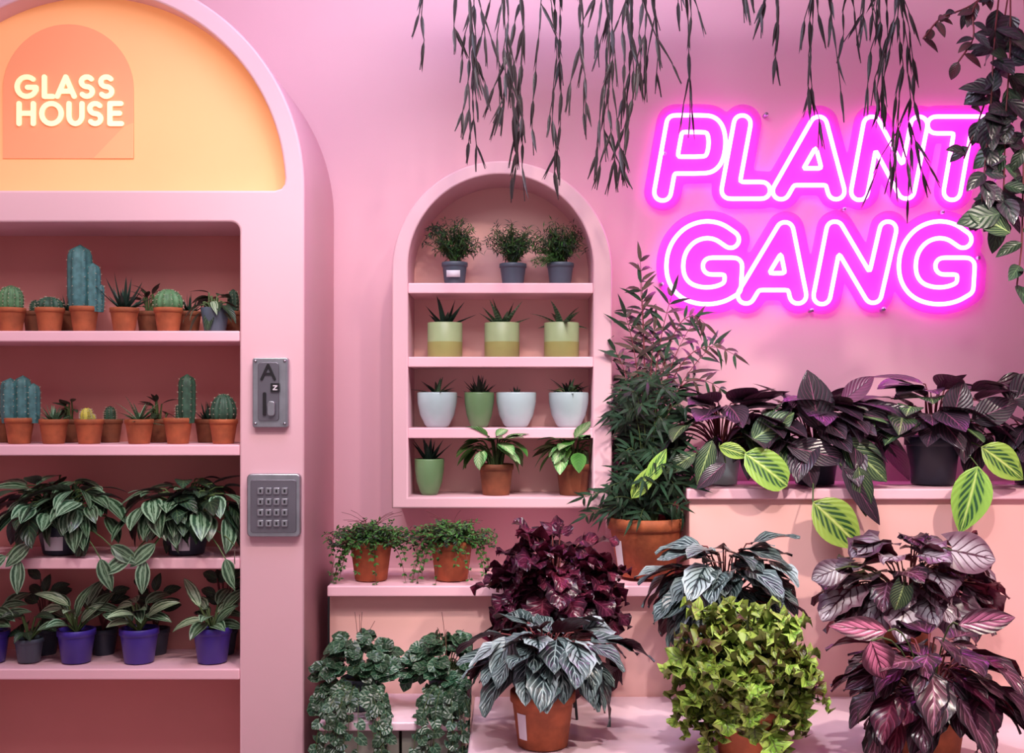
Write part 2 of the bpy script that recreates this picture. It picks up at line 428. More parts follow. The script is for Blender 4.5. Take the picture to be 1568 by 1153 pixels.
for a,b in ((397,558),(442,558),(397,654),(442,654)):
    m.grid([[(X(a,y)+r_*math.cos(q),yy,Z(b,y)+r_*math.sin(q)) for q in [2*math.pi*k/10 for k in range(10)]] for r_,yy in ((0.004,y-0.017),(0.004,y-0.023),(0.0002,y-0.024))],STEEL,True)
m.build('screws',True,ic)
kp=empty('metal_keypad')
plate('body',[toW(rr(384,466,731,828,7),y)],y-0.022,y,STEEL,0.003,kp)
plate('face',[toW(rr(390,460,740,821,4),y)],y-0.026,y-0.022,STEELD,0.001,kp)
for i in range(4):
    for j in range(4):
        cx=406+j*12.3; cy=757+i*16.5
        plate('button_%d'%(i*4+j+1),[toW(rr(cx-4.8,cx+4.8,cy-5,cy+5,1.5,3),y)],y-0.032,y-0.026,STEEL,0.001,kp)
        plate('button_mark_%d'%(i*4+j+1),[toW(rr(cx-1.4,cx+1.4,cy-2.4,cy+2.4,0.8,3),y)],y-0.0325,y-0.032,DARK,0,kp)

# ---------------------------------------------------------------- plant parts
def wf(sh,u):
    if sh=='ovate': return max(0.0,math.sin(math.pi*min(1,u**0.8)))**0.85 if 0<u<1 else 0.02
    if sh=='heart': return max(0.02,math.sin(math.pi*(0.2+0.8*u)))**0.8 *1.0
    if sh=='lance': return max(0.0,math.sin(math.pi*u**0.65)) if 0<u<1 else 0.02
    if sh=='point': return (1-u)**0.7*min(1,0.6+u*3) if u<1 else 0.01
    if sh=='round': return math.sqrt(max(0.0004,1-(2*u-1)**2))
    return 1
def leaf(mb,base,d,n,L,W,mat,sh='ovate',nu=7,nv=4,fold=0.25,droop=0.6,wave=0.0,jag=0.0):
    t=d.normalized(); n=n-t*n.dot(t)
    if n.length<1e-4: n=V(0,-1,0.3)-t*V(0,-1,0.3).dot(t)
    n.normalize(); s=t.cross(n); c=base.copy(); rows=[]; ph=R_.uniform(0,6)
    cd,sd=math.cos(droop/nu),math.sin(droop/nu)
    for i in range(nu+1):
        u=i/nu; w=W*0.5*wf(sh,u); row=[]
        if jag and 0<i<nu: w*=1+jag*(1 if i%2 else -1)
        for j in range(nv+1):
            a=2*j/nv-1
            p=c+s*(w*a)+n*(abs(a)*fold*w+(wave*W*math.sin(u*10+a*2+ph)*abs(a) if wave else 0))
            if sh=='heart': p=p-t*(L*0.28*a*a*(1-u)**3)
            row.append(p)
        rows.append(row)
        t,n=t*cd-n*sd,n*cd+t*sd
        c=c+t*(L/nu)
    mb.grid(rows,mat)
def bez(a,b,c,n=6):
    return [a*(1-t)**2+b*(2*t*(1-t))+c*t*t for t in [i/n for i in range(n+1)]]
def ru(a,b): return R_.uniform(a,b)
def pot(mb,x,y,z,rt,rb,h,mat,rim=True,soil=True,label=None,seg=28):
    if rim: pr=[(0,0),(rb*0.95,0),(rb,0.004),(rt*0.93,h*0.80),(rt*0.94,h*0.81),(rt,h*0.82),(rt,h*0.985),(rt*0.97,h),(rt*0.9,h),(rt*0.88,h*0.86)]
    else: pr=[(0,0),(rb*0.93,0),(rb,0.004),(rt,h*0.98),(rt*0.98,h),(rt*0.93,h),(rt*0.9,h*0.86)]
    mb.lathe(x,y,z,pr,mat,seg)
    if soil: mb.lathe(x,y,z,[(rt*0.9,h*0.86),(rt*0.4,h*0.9),(0,h*0.89)],SOIL,seg)
    if label:
        rows=[]
        for zz in (h*0.2,h*0.66):
            rr_=rb+(rt*0.94-rb)*zz/h*1.0+0.0025
            rows.append([(x+rr_*math.cos(a),y+rr_*math.sin(a),z+zz) for a in [math.radians(label[0]+label[1]*k/6) for k in range(7)]])
        mb.grid(rows,LABEL)
def bowl(mb,x,y,z,rt,h,mat):
    mb.lathe(x,y,z,[(0,0),(rt*0.5,0),(rt*0.62,h*0.08),(rt*0.85,h*0.35),(rt*0.98,h*0.7),(rt,h*0.96),(rt*0.97,h),(rt*0.92,h),(rt*0.9,h*0.88)],mat,30)
    mb.lathe(x,y,z,[(rt*0.9,h*0.88),(0,h*0.9)],SOIL,30)
def mound(mb,base,c,R,n,L,W,mats,sh='ovate',el=(-25,80),pitch=(-65,5),droop=0.6,fold=0.2,wave=0,jag=0,stem=STEM,nu=7,nv=4,az=None,rs=0.0022,rmin=0.6,br=0.02,lump=0.0):
    lp=[ru(0,6.28) for _ in range(3)]
    for i in range(n):
        A=ru(0,2*math.pi) if az is None else math.radians(ru(*az))
        se=ru(math.sin(math.radians(el[0])),math.sin(math.radians(el[1]))); ce=math.sqrt(1-se*se)
        hd=V(math.cos(A),math.sin(A),0); d=V(ce*hd.x,ce*hd.y,se)
        k=ru(rmin,1.0)*(1+lump*(math.sin(3*A+lp[0])+math.sin(5*A+4*se+lp[1]))); E=c+V(d.x*R[0],d.y*R[1],d.z*R[2])*k
        b0=base+hd*ru(0,br)
        mb.tube(bez(b0,V(b0.x*.6+E.x*.4,b0.y*.6+E.y*.4,max(b0.z,E.z)*1.0+0.25*R[2]*0.6),E,5),rs,stem,4)
        f=(se-math.sin(math.radians(el[0])))/(math.sin(math.radians(el[1]))-math.sin(math.radians(el[0])))
        p=math.radians(pitch[0]+(pitch[1]-pitch[0])*f+ru(-22,22)); A2=A+ru(-0.6,0.6)
        h2=V(math.cos(A2),math.sin(A2),0)
        q=ru(0.65,1.2)
        leaf(mb,E,h2*math.cos(p)+V(0,0,math.sin(p)),h2*(-math.sin(p))+V(ru(-.4,.4),ru(-.4,.4),math.cos(p)),L*q,W*q,R_.choice(mats),sh,nu,nv,fold,droop*ru(.4,1.4),wave,jag)
def rosette(mb,base,n,L,W,mats,lo=25,hi=80,droop=-0.3,nu=5,sh='point'):
    for i in range(n):
        A=i*2.39996+ru(-.2,.2); e=math.radians(lo+(hi-lo)*i/n+ru(-6,6)); h=V(math.cos(A),math.sin(A),0)
        leaf(mb,base+h*W*0.2,h*math.cos(e)+V(0,0,math.sin(e)),h*(-math.sin(e))+V(0,0,math.cos(e)),L*ru(.75,1.1),W,R_.choice(mats),sh,nu,2,0.5,droop)
        leaf(mb,base+h*W*0.2,h*math.cos(e)+V(0,0,math.sin(e)),(h*(-math.sin(e))+V(0,0,math.cos(e)))*1,L*0.75,W*0.8,R_.choice(mats),sh,nu,2,-0.3,droop)
def leafat(m,px,py,y,ang,L,W,mat,base=None,sh='ovate',nrm=(0,-1,0.35),droop=0.3,**k):
    a=math.radians(ang); d=V(math.cos(a),-0.12,math.sin(a)); p=V(X(px,y),y,Z(py,y))
    s=PX(y)
    if base is not None:
        m.tube(bez(base,V((base.x+p.x)/2,(base.y+p.y)/2,max(base.z,p.z)+0.03),p,6),0.0022,STEM,4)
    leaf(m,p,d,V(*nrm),L*s,W*s,mat,sh,10,6,0.15,droop,**k)
def spines(mb,x,y,z,prof,rib,n,l=0.006):
    for k in range(rib):
        a=2*math.pi*k/rib
        for j in range(n):
            t=(j+0.5)/n*(len(prof)-2)+0.5; i=int(t); f=t-i
            r_=prof[i][0]*(1-f)+prof[i+1][0]*f; zz=prof[i][1]*(1-f)+prof[i+1][1]*f
            o=V(x+r_*1.08*math.cos(a),y+r_*1.08*math.sin(a),z+zz)
            for q in range(3):
                d=V(math.cos(a)+ru(-.7,.7),math.sin(a)+ru(-.7,.7),ru(-.4,.8)).normalized()
                mb.tube([o,o+d*l],[0.0006,0.0001],SPINE,3)
def cactus(mb,x,y,z,r_,h,mat,rib=12,sp=True,amp=0.09,dome=0.5):
    n=12; pr=[]
    for i in range(n+1):
        u=i/n
        if dome>=1: rad=r_*math.sin(math.pi*(0.12+0.88*u)); zz=h*(1-math.cos(math.pi*u))/2
        else: 
            zz=h*u; rad=r_*(0.82+0.18*min(1,u*4)) if u<1-dome else r_*math.sqrt(max(0,1-((u-(1-dome))/dome)**2))
        pr.append((max(rad,0.0003),zz))
    mb.lathe(x,y,z,pr,mat,rib*4,rib,amp)
    if sp: spines(mb,x,y,z,pr,rib,7,0.005)

# ---------------------------------------------------------------- cabinet plants
yc=-0.42; s=PX(yc)
def tpot(mb,px,i,w=42,h=38,mat=TERRA,label=None,y=None,rim=True):
    yy=yc if y is None else y
    q=PX(yy); x=X(px,yy); z=CS[i]
    pot(mb,x,yy,z,w/2*q,w/2*q*0.74,h*q,mat,rim,True,label)
    return x,yy,z+h*q*0.88
TL=[(17,0,'ball',CACT,34,42),(77,0,'ballsp',CACTD,38,24),(192,0,'aloe',L_aloed,0,58),(260,0,'ballsp',CACT,42,36),(138,1,'lumpy',CACTY,34,30),(215,1,'aloew',L_aloe,0,34),(83,1,'aloel',L_aloe,0,30),(345,1,'ballsp',CACTD,38,46)]
for px,i,k,mt,w,h in TL:
    m=MB(); x,yy,zt=tpot(m,px,i,44,38)
    if k=='ball': cactus(m,x,yy,zt-0.004,w/2*s,h*s,mt,14)
    if k=='ballsp': cactus(m,x,yy,zt-0.004,w/2*s,h*s,mt,12,dome=1)
    if k=='lumpy':
        for q in range(5): cactus(m,x+ru(-.013,.013),yy+ru(-.012,.012),zt-0.004,ru(.009,.015),h*s*ru(.5,1),mt,8)
    if k=='aloe': rosette(m,V(x,yy,zt),14,h*s,0.015,[mt,L_aloed],15,75)
    if k=='aloel': rosette(m,V(x,yy,zt),20,h*s,0.010,[mt],10,75,-.2)
    if k=='aloew': rosette(m,V(x,yy,zt),22,0.08,0.009,[mt],5,70,0.3)
    m.clampy(ymax=-0.26,zmin=CS[i]); m.build('potted_spiky_succulent' if 'aloe' in k else 'potted_cactus')
for px,i,cols,mt in ((130,0,[(-6,34,104),(14,22,76),(24,12,44)],CACTB),(30,1,[(-14,26,70),(4,24,74),(20,20,62)],CACTB),(275,1,[(14,24,76),(2,10,30)],CACTD)):
    m=MB(); x,yy,zt=tpot(m,px,i,44,40)
    for dx,w,h in cols: cactus(m,x+dx*s,yy+ru(-.006,.01),zt-0.006,w/2*s,h*s,mt,7,True,0.12,0.22)
    m.build('potted_column_cactus')
m=MB(); x,yy,zt=tpot(m,332,0,44,38,GREYP,rim=False)
mound(m,V(x,yy,zt),V(x,yy,zt+0.014),(0.04,0.03,0.045),20,0.075,0.028,[L_dk,L_agl],'lance',pitch=(-50,20),droop=0.8)
m.clampy(ymax=-0.26,zmin=CS[0],xmax=X(368,YF)); m.build('potted_dark_leaf_plant')
for px,i,mt in ((55,0,CACTD),(105,0,CACTD),(230,0,CACTD),(292,0,CACT),(360,0,CACTD),(5,1,CACTD),(110,1,CACTD),(170,1,CACTD),(245,1,CACTD),(320,1,CACTD),(-30,1,CACT),(-35,0,CACTD)):
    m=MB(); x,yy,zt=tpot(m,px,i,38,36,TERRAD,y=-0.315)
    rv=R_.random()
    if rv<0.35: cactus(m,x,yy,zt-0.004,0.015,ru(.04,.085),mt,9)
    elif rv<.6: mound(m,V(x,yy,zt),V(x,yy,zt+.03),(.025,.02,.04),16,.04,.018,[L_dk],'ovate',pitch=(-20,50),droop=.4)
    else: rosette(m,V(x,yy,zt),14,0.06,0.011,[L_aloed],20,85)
    m.clampy(ymax=-0.26,xmax=X(366,YF)); m.build('potted_small_succulent')
# striped trailing plants shelf 3
for px,w in ((95,95),(288,90)):
    m=MB(); x,yy,zt=tpot(m,px,2,72,46,DGREY,label=(-120,55),rim=False)
    base=V(x,yy,zt)
    for cx_ in (-.06,.06):
        mound(m,base,V(x+cx_*.9,yy-0.01,zt+0.045),(0.085,0.075,0.085),34,0.10,0.05,[L_trad,L_trad,L_trad,L_dk],'ovate',el=(-15,85),pitch=(-55,15),droop=0.7,az=(165,375),fold=0.2)
    mound(m,base,V(x,yy+0.03,zt+0.05),(0.10,0.05,0.10),26,0.085,0.042,[L_trad,L_dk],'ovate',el=(20,85),droop=0.6)
    for dx,dy,an in ((-65,30,-95),(-85,24,-150),(60,28,-70),(-48,5,-140),(76,8,-30)):
        leafat(m,px+dx,855+dy-20,-0.53,an,54,24,L_trad,base)
    m.clampy(ymax=-0.26,zmin=CS[2]+0.004,yf=-0.505,xmax=X(367,YF)); m.build('potted_tradescantia')
# shelf 4 purple pots
for px,mt,w,h in ((118,PURP,58,52),(215,PURP,60,54),(328,PURP,60,56),(45,GREYP,44,38),(-15,PURP,58,50)):
    m=MB(); x,yy,zt=tpot(m,px,3,w,h,mt)
    base=V(x,yy,zt); big=mt is PURP
    mm=[L_agl,L_trad] if big else [L_dk]
    for k in range(16 if big else 11):
        A=k*2.4+ru(-.3,.3); e=ru(0.1,1.4); hh=V(math.cos(A),math.sin(A)*0.8,0)
        tip=base+hh*ru(.015,.04)+V(0,0,ru(.015,.075))
        m.tube([base,tip],0.003,STEM,4)
        leaf(m,tip,hh*math.cos(e)+V(0,0,math.sin(e)*0.6),V(0,-0.7,1),ru(.065,.105)*(1 if big else .7),ru(.03,.042)*(1 if big else .7),R_.choice(mm),'ovate',8,4,0.25,1.0)
    m.clampy(ymax=-0.26,zmin=CS[3]+0.002,yf=-0.5,xmax=X(366,YF)); m.build('potted_aglaonema')
for px,hh in ((70,100),(160,70),(240,90),(345,110)):
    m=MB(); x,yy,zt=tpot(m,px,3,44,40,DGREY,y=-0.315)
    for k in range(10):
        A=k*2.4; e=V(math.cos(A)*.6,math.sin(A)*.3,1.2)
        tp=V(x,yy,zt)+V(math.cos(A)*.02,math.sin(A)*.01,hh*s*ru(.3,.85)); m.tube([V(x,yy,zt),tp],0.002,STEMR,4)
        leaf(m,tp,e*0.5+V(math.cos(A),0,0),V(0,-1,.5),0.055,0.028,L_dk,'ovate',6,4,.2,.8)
    m.clampy(ymax=-0.26,xmax=X(366,YF)); m.build('potted_rubber_plant')

# ---------------------------------------------------------------- niche plants
yk=-0.135; q=PX(yk)
def npot(m,px,i,kind,w,h,mat):
    x=X(px,yk); z=NS[i]
    if kind=='bowl': bowl(m,x,yk,z,w/2*q,h*q,mat); return V(x,yk,z+h*q*0.9)
    pot(m,x,yk,z,w/2*q,w/2*q*(0.78 if kind=='pot' else 0.93),h*q,mat,kind=='pot'); return V(x,yk,z+h*q*0.86)
def fernball(m,base,c,R,n,mats,ll=0.012,stem=STEM,el=(-30,85),asp=.5):
    for i in range(n):
        A=ru(0,6.283); se=ru(math.sin(math.radians(el[0])),math.sin(math.radians(el[1]))); ce=math.sqrt(1-se*se)
        E=c+V(math.cos(A)*ce*R[0],math.sin(A)*ce*R[1],se*R[2])*ru(.4,1.2)
        pts=bez(base+V(ru(-.01,.01),ru(-.01,.01),0),(base+E)/2+V(0,0,R[2]*0.5),E,7)
        m.tube(pts,0.0009,stem,3)
        for k in range(2,8):
            for _ in range(4):
                d=V(ru(-1,1),ru(-1,1),ru(-.6,.9)).normalized()
                leaf(m,pts[k]+d*0.002,d,V(ru(-.5,.5),-.6,1),ll*ru(.6,1.3),ll*asp,R_.choice(mats),'ovate',2,2,0.1,0.4)
for px,w,h,dx in ((702,40,36,-4),(792,42,34,0),(865,42,35,0)):
    m=MB(); b=npot(m,px,0,'pot',w,h,GREYP)
    if px==702:
        m.box(b.x-0.022,b.x+0.018,yk-0.0415,yk-0.0405,NS[0]+0.022,NS[0]+0.042,LABEL)
    m.tube(bez(b,b+V(0,0,.03),b+V(dx*q,0,.06)),.0018,STEMB,4)
    fernball(m,b,b+V(dx*q,0,0.074),(0.076,0.055,0.058),90,[L_fernd,L_fern,L_fernd],0.02,asp=.18)
    if px==865: fernball(m,b,b+V(-0.055,-0.02,0.02),(0.04,0.03,0.05),22,[L_fern],0.016,asp=.2)
    if px==702:
        for k in range(5):
            E=b+V(-.09+ru(-.02,.03),ru(-.02,.02),ru(.07,.12)); pts=bez(b,b+V(-.03,0,.14),E,8); m.tube(pts,.001,STEMB,3)
            for p in pts[4:]:
                for _ in range(4): leaf(m,p,V(ru(-1,1),ru(-1,1),ru(-1,.6)),V(0,-1,1),.018,.005,L_fernd,'ovate',2,2,.1,.3)
    m.clampy(ymax=-0.02,xmin=X(634,YN),xmax=X(912,YN)); m.build('potted_asparagus_fern')
for px,n_ in ((687,9),(775,10),(867,9)):
    m=MB(); x=X(px,yk); z=NS[1]; rr_=27*q; h=54*q
    m.lathe(x,yk,z,[(0,0),(rr_*.95,0),(rr_,0.003),(rr_,h*0.45)],GRNM,30)
    m.lathe(x,yk,z,[(rr_,h*0.45),(rr_*1.0,h*.98),(rr_*.97,h),(rr_*.9,h),(rr_*.88,h*.85)],GRNL,30)
    m.lathe(x,yk,z,[(rr_*.9,h*.85),(0,h*.88)],SOIL,30)
    rosette(m,V(x,yk,z+h*.88),n_,0.10,0.022,[L_aloe if px!=687 else L_aloed],15,75,-0.1 if px!=867 else 0.5)
    m.clampy(ymax=-0.02,zmax=NS[0]-.033); m.build('potted_aloe')
for px,kind,w,h,mat,lm in ((675,'bowl',62,54,WHITEP,0),(797,'bowl',62,54,WHITEP,2),(878,'bowl',62,54,WHITEP,0),(740,'bowl',46,54,GRNP,1)):
    m=MB(); b=npot(m,px,2,kind,w,h,mat)
    if lm==0:
        rosette(m,b,12,0.085,0.015,[L_aloed,L_aloe],10,70,0.35)
        if px==878: mound(m,b,b+V(0,0,.02),(0.04,.03,.02),14,0.035,0.018,[L_dk],droop=.3)
    elif lm==1: rosette(m,b,34,0.06,0.016,[L_dk],0,88,-0.3)
    else: rosette(m,b,14,0.03,0.010,[L_aloed],30,80)
    m.clampy(ymax=-0.02,zmax=NS[1]-0.033,xmax=X(912,YN)); m.build('potted_succulent')
m=MB(); b=npot(m,663,3,'bowl',46,56,GRNP); rosette(m,b,11,0.08,0.021,[L_aloed],35,85,-0.1); m.clampy(ymax=-0.02); m.build('potted_aloe')
for px in (766,885):
    m=MB(); b=npot(m,px,3,'pot',54,48,TERRAD)
    mound(m,b,b+V(-.01,-0.02,0.055),(0.07,0.045,0.05),34,0.075,0.04,[L_pale,L_pale,L_fern],'ovate',el=(-10,85),pitch=(-45,30),droop=0.6)
    m.clampy(ymax=-0.02,zmax=NS[2]+.02,zmin=NS[3],xmax=X(912,YN)); 
    m.v=[(x_,min(y_,YN-.002) if z_>NS[2]-.033 else y_,z_) for x_,y_,z_ in m.v]
    m.build('potted_syngonium')

# ---------------------------------------------------------------- ledge plants
yl=-0.25; ql=PX(yl)
for px in (573,697):
    m=MB(); x=X(px,yl); pot(m,x,yl,ZM,0.062,0.046,0.115,TERRA,True,True)
    b=V(x,yl,ZM+0.1)
    fernball(m,b,b+V(0,-0.015,0.02),(0.115,0.08,0.05),190,[L_fern,L_fern,L_fernd],0.014,STEMR)
    for k in range(16):
        A=ru(3.2,6.2); e=b+V(math.cos(A)*.11,math.sin(A)*.06-.03,-ru(0,.11)); pts=bez(b,b+V(math.cos(A)*.09,math.sin(A)*.05,.05),e,9); m.tube(pts,0.0008,STEMR,3)
        for p in pts[3:]:
            for _ in range(3): leaf(m,p,V(ru(-1,1),ru(-1,0),ru(-.8,.5)),V(0,-.7,1),0.013,0.008,L_fern,'ovate',2,2,.1,.3)
    for k in range(9):
        A=ru(0,6.28); e=b+V(math.cos(A)*.09,math.sin(A)*.04,ru(.06,.10)); m.tube(bez(b,b+V(0,0,.08),e),0.0007,STEMR,3)
    m.clampy(ymax=-0.02,zmin=ZM+.002,yf=-0.352); m.build('potted_button_fern')
# palm
yp=-0.215; m=MB(); x=X(998,yp); pot(m,x,yp,ZM,0.112,0.08,0.178,TERRA,True,True,(-165,22),36); b=V(x,yp,ZM+0.155)
def frond(m,b,mid,E,nl,ll,mats,n=14,w=0.011,st=STEM,dz=0.0,rnd=.25):
    pts=bez(b,mid,E,n); m.tube(pts,[0.0028*(1-0.7*i/n) for i in range(n+1)],st,5)
    for i in range(n-nl,n+1):
        t=(pts[min(i+1,n)]-pts[max(i-1,0)]).normalized(); sd=t.cross(V(ru(-.3,.3),-1,0.2)).normalized()
        f=(i-(n-nl))/nl; l=ll*(0.55+0.45*math.sin(math.pi*min(1,f*0.9+.1)))
        for sg_ in (-1,1):
            if R_.random()<.12: continue
            leaf(m,pts[i],t*ru(.4,1.0)+sd*sg_*ru(.7,1.1)+V(0,ru(-.4,.3),ru(-rnd,rnd)+dz),V(ru(-.4,.4),-1,0.5),l*ru(.7,1.2),w,R_.choice(mats),'lance',5,2,.2,ru(.4,1.6))
    leaf(m,pts[-1],t,V(0,-1,.3),ll*.8,w,R_.choice(mats),'lance',5,2,.2,.6)
for k in range(90):
    A=ru(0,6.283); rr_=ru(.05,.17); zz=ru(.08,.47); sh_=1.15-zz*.9
    E=b+V(math.cos(A)*rr_*sh_-.02,math.sin(A)*min(rr_,.13)*sh_-.02,zz-ru(0,.06))
    frond(m,b+V(math.cos(A)*.03,math.sin(A)*.03,0),b+V((E.x-b.x)*.25,(E.y-b.y)*.3,zz*1.05),E,9,ru(.06,.10),[L_palm,L_palm,L_fernd],12,0.009,dz=-.15,rnd=.4)
for dx,zz,ll,lean in ((-.02,.76,.085,.0),(.04,.66,.10,.03),(-.05,.60,.10,-.01),(.09,.58,.10,.04),(.02,.56,.11,.0),(.13,.52,.1,.06),(-.07,.50,.09,-.02),(.05,.48,.1,.0),(-.02,.70,.08,0)):
    E=b+V(dx+lean,-0.02,zz); frond(m,b+V(dx*.1,0,0),b+V(dx*.1,-.01,zz*.7),E,9,ll,[L_palmr,L_palmr,L_palm],18,0.012,STEMR,dz=.1,rnd=.4)
for px,py in ((1130,548),(1108,600),(1085,500)):
    E=V(X(px,yp),yp-.03,Z(py,yp)); frond(m,b,V(X(1020,yp),yp,Z(py-70,yp)),E,7,.075,[L_palmr,L_palm],16,.010,STEMR,rnd=.3)
for (a,c_,an,L_,W_) in ((975,770,55,70,26),(1000,745,62,60,24)): leafat(m,a,c_,yp-0.13,an,L_,W_,L_marb,b)
m.clampy(ymax=-0.01,zmin=ZM+0.01)
m.v=[(max(x_,X(947,YN)+.002) if (y_>YN-.004 and x_<X(947,YN)+.02 and z_>Z(790,YN)) else (min(x_,X(1060,-.32)-.003) if (z_<ZR+.002 and y_>-.325) else x_),y_,z_) for x_,y_,z_ in m.v]
m.build('potted_palm')

# ---------------------------------------------------------------- prayer plants
ya=-0.175; qa=PX(ya)
for px,w,h,mat,n in ((1112,66,56,WHITEP,50),(1258,76,58,DGREY,58),(1440,84,76,DGREY,52),(1600,80,60,DGREY,40)):
    m=MB(); x=X(px,ya); pot(m,x,ya,ZR,w/2*qa,w/2*qa*.76,h*qa,mat,True,True); b=V(x,ya,ZR+h*qa*.86)
    mound(m,b,b+V(0,-0.01,0.06),(0.18,0.12,0.12),n,0.145,0.084,[L_mar,L_mar,L_mar,L_mar2,L_mar],'ovate',el=(-8,80),pitch=(-35,25),droop=0.6,stem=STEMR,fold=.12,nu=9,nv=6,az=(160,380))
    if px==1112:
        leafat(m,1160,680,-0.33,35,80,46,L_mar2,b); leafat(m,1150,700,-0.36,-35,84,58,L_marb,b,'round'); leafat(m,1110,690,-0.35,-15,50,26,L_marb,b); leafat(m,1075,700,-0.34,-150,60,26,L_mar2,b)
        leafat(m,1100,680,-0.33,-110,74,30,L_mar2,b); leafat(m,1120,715,-.35,-140,60,26,L_mar,b)
    if px==1258:
        leafat(m,1255,775,-0.37,-42,104,70,L_marb,b); leafat(m,1300,680,-0.33,-40,96,56,L_mar2,b); leafat(m,1265,665,-0.3,100,96,60,L_mar,b); leafat(m,1300,620,-0.28,40,64,32,L_pinkm,b)
        leafat(m,1215,690,-.34,-10,100,44,L_mar,b); leafat(m,1325,720,-0.36,-80,80,34,L_mar2,b); leafat(m,1330,640,-.3,-5,90,44,L_mar,b); leafat(m,1235,690,-.34,-70,70,40,L_mar,b)
        leafat(m,1300,720,-.36,-55,110,34,L_mar,b)
    if px==1440:
        leafat(m,1510,720,-0.37,-105,108,62,L_marb,b); leafat(m,1515,690,-0.36,-35,84,54,L_marb,b); leafat(m,1345,650,-0.3,5,90,46,L_mar,b); leafat(m,1500,650,-.33,25,80,46,L_mar,b); leafat(m,1470,650,-.3,75,66,46,L_mar,b)
        leafat(m,1420,665,-.31,160,90,46,L_mar,b)
    if px==1600: leafat(m,1560,620,-.3,30,70,60,L_mar,b); leafat(m,1540,590,-.28,-20,60,50,L_pink2,b)
    m.clampy(ymax=-0.012,zmin=ZR+.003,yf=-0.325); m.build('potted_prayer_plant')

# ---------------------------------------------------------------- begonias on stands
def begonia(px,y,ztop_py,pw,ph,n,R,L,W,mats,sh='heart',stand_=True,cz=0.06,dx=0,potm=TERRA,lab=None,**k):
    zt=Z(ztop_py,y); 
    if stand_: z0=stand(px,y,max(0.03,zt-ph-ZP))
    else: z0=ZP
    m=MB(); x=X(px,y); pot(m,x,y,z0,pw/2,pw/2*.76,ph,potm,True,True,lab,32); b=V(x,y,z0+ph*.88)
    mound(m,b,b+V(dx,0,cz),R,n,L,W,mats,sh,nu=8,nv=6,**k)
    m.clampy(ymax=-0.31,zmin=ZP+.004); return m,b
m,b=begonia(855,-0.48,950,.15,.12,160,(.16,.11,.175),.08,.076,[L_burg],stem=STEMR,wave=.18,jag=.12,cz=.065,pitch=(-65,30),droop=.5,lump=.09); m.build('potted_burgundy_begonia')
m,b=begonia(1118,-0.47,945,.15,.12,104,(.14,.115,.145),.12,.074,[L_silv2,L_silv2,L_silv],'ovate',stem=STEMR,wave=.06,jag=.06,cz=.078,pitch=(-65,15),droop=.6,el=(-30,85),rmin=.45,az=(150,390)); m.build('potted_dark_silver_begonia')
m,b=begonia(1400,-0.47,925,.15,.12,74,(.185,.13,.135),.11,.092,[L_lav,L_pink2,L_lav,L_lav],'heart',stem=STEMR,wave=.09,jag=.09,cz=.065,pitch=(-50,25),droop=.5,el=(-32,85),az=(150,390))
leafat(m,1470,850,-0.62,-10,70,66,L_lav,b,'heart'); leafat(m,1395,905,-.62,-110,40,34,L_mar2,b,'heart'); leafat(m,1290,880,-.6,-160,40,40,L_lav,b,'heart')
m.build('potted_rex_begonia')
m,b=begonia(838,-0.76,0,.158,.135,74,(.145,.115,.10),.125,.078,[L_silv,L_silv2,L_silv2],'ovate',False,cz=.10,stem=STEMR,wave=.06,jag=.06,pitch=(-50,15),droop=.6,dx=0.015,lab=(-150,24),lump=.05,rmin=.5); m.build('potted_silver_begonia')
m,b=begonia(1150,-0.84,0,.158,.125,330,(.15,.12,.165),.054,.06,[L_lime,L_lime,L_lime,L_lime2],'heart',False,cz=.08,stem=STEM,wave=.26,jag=.26,pitch=(-65,35),droop=.4,el=(-58,88),rmin=.5,lump=.12); m.build('potted_lime_begonia')
m,b=begonia(1435,-0.93,0,.158,.13,96,(.165,.125,.125),.13,.08,[L_pink2,L_burg,L_pink2,L_pink2],'ovate',False,cz=.075,stem=STEMR,wave=.06,jag=.04,pitch=(-55,12),droop=.6,lab=(-150,24),rmin=.45,el=(-30,85))
leafat(m,1345,990,-1.07,-70,64,54,L_pink,b); leafat(m,1480,965,-1.05,10,90,40,L_pink,b); leafat(m,1370,975,-1.03,172,90,38,L_pink,b)
m.build('potted_pink_rex_begonia')

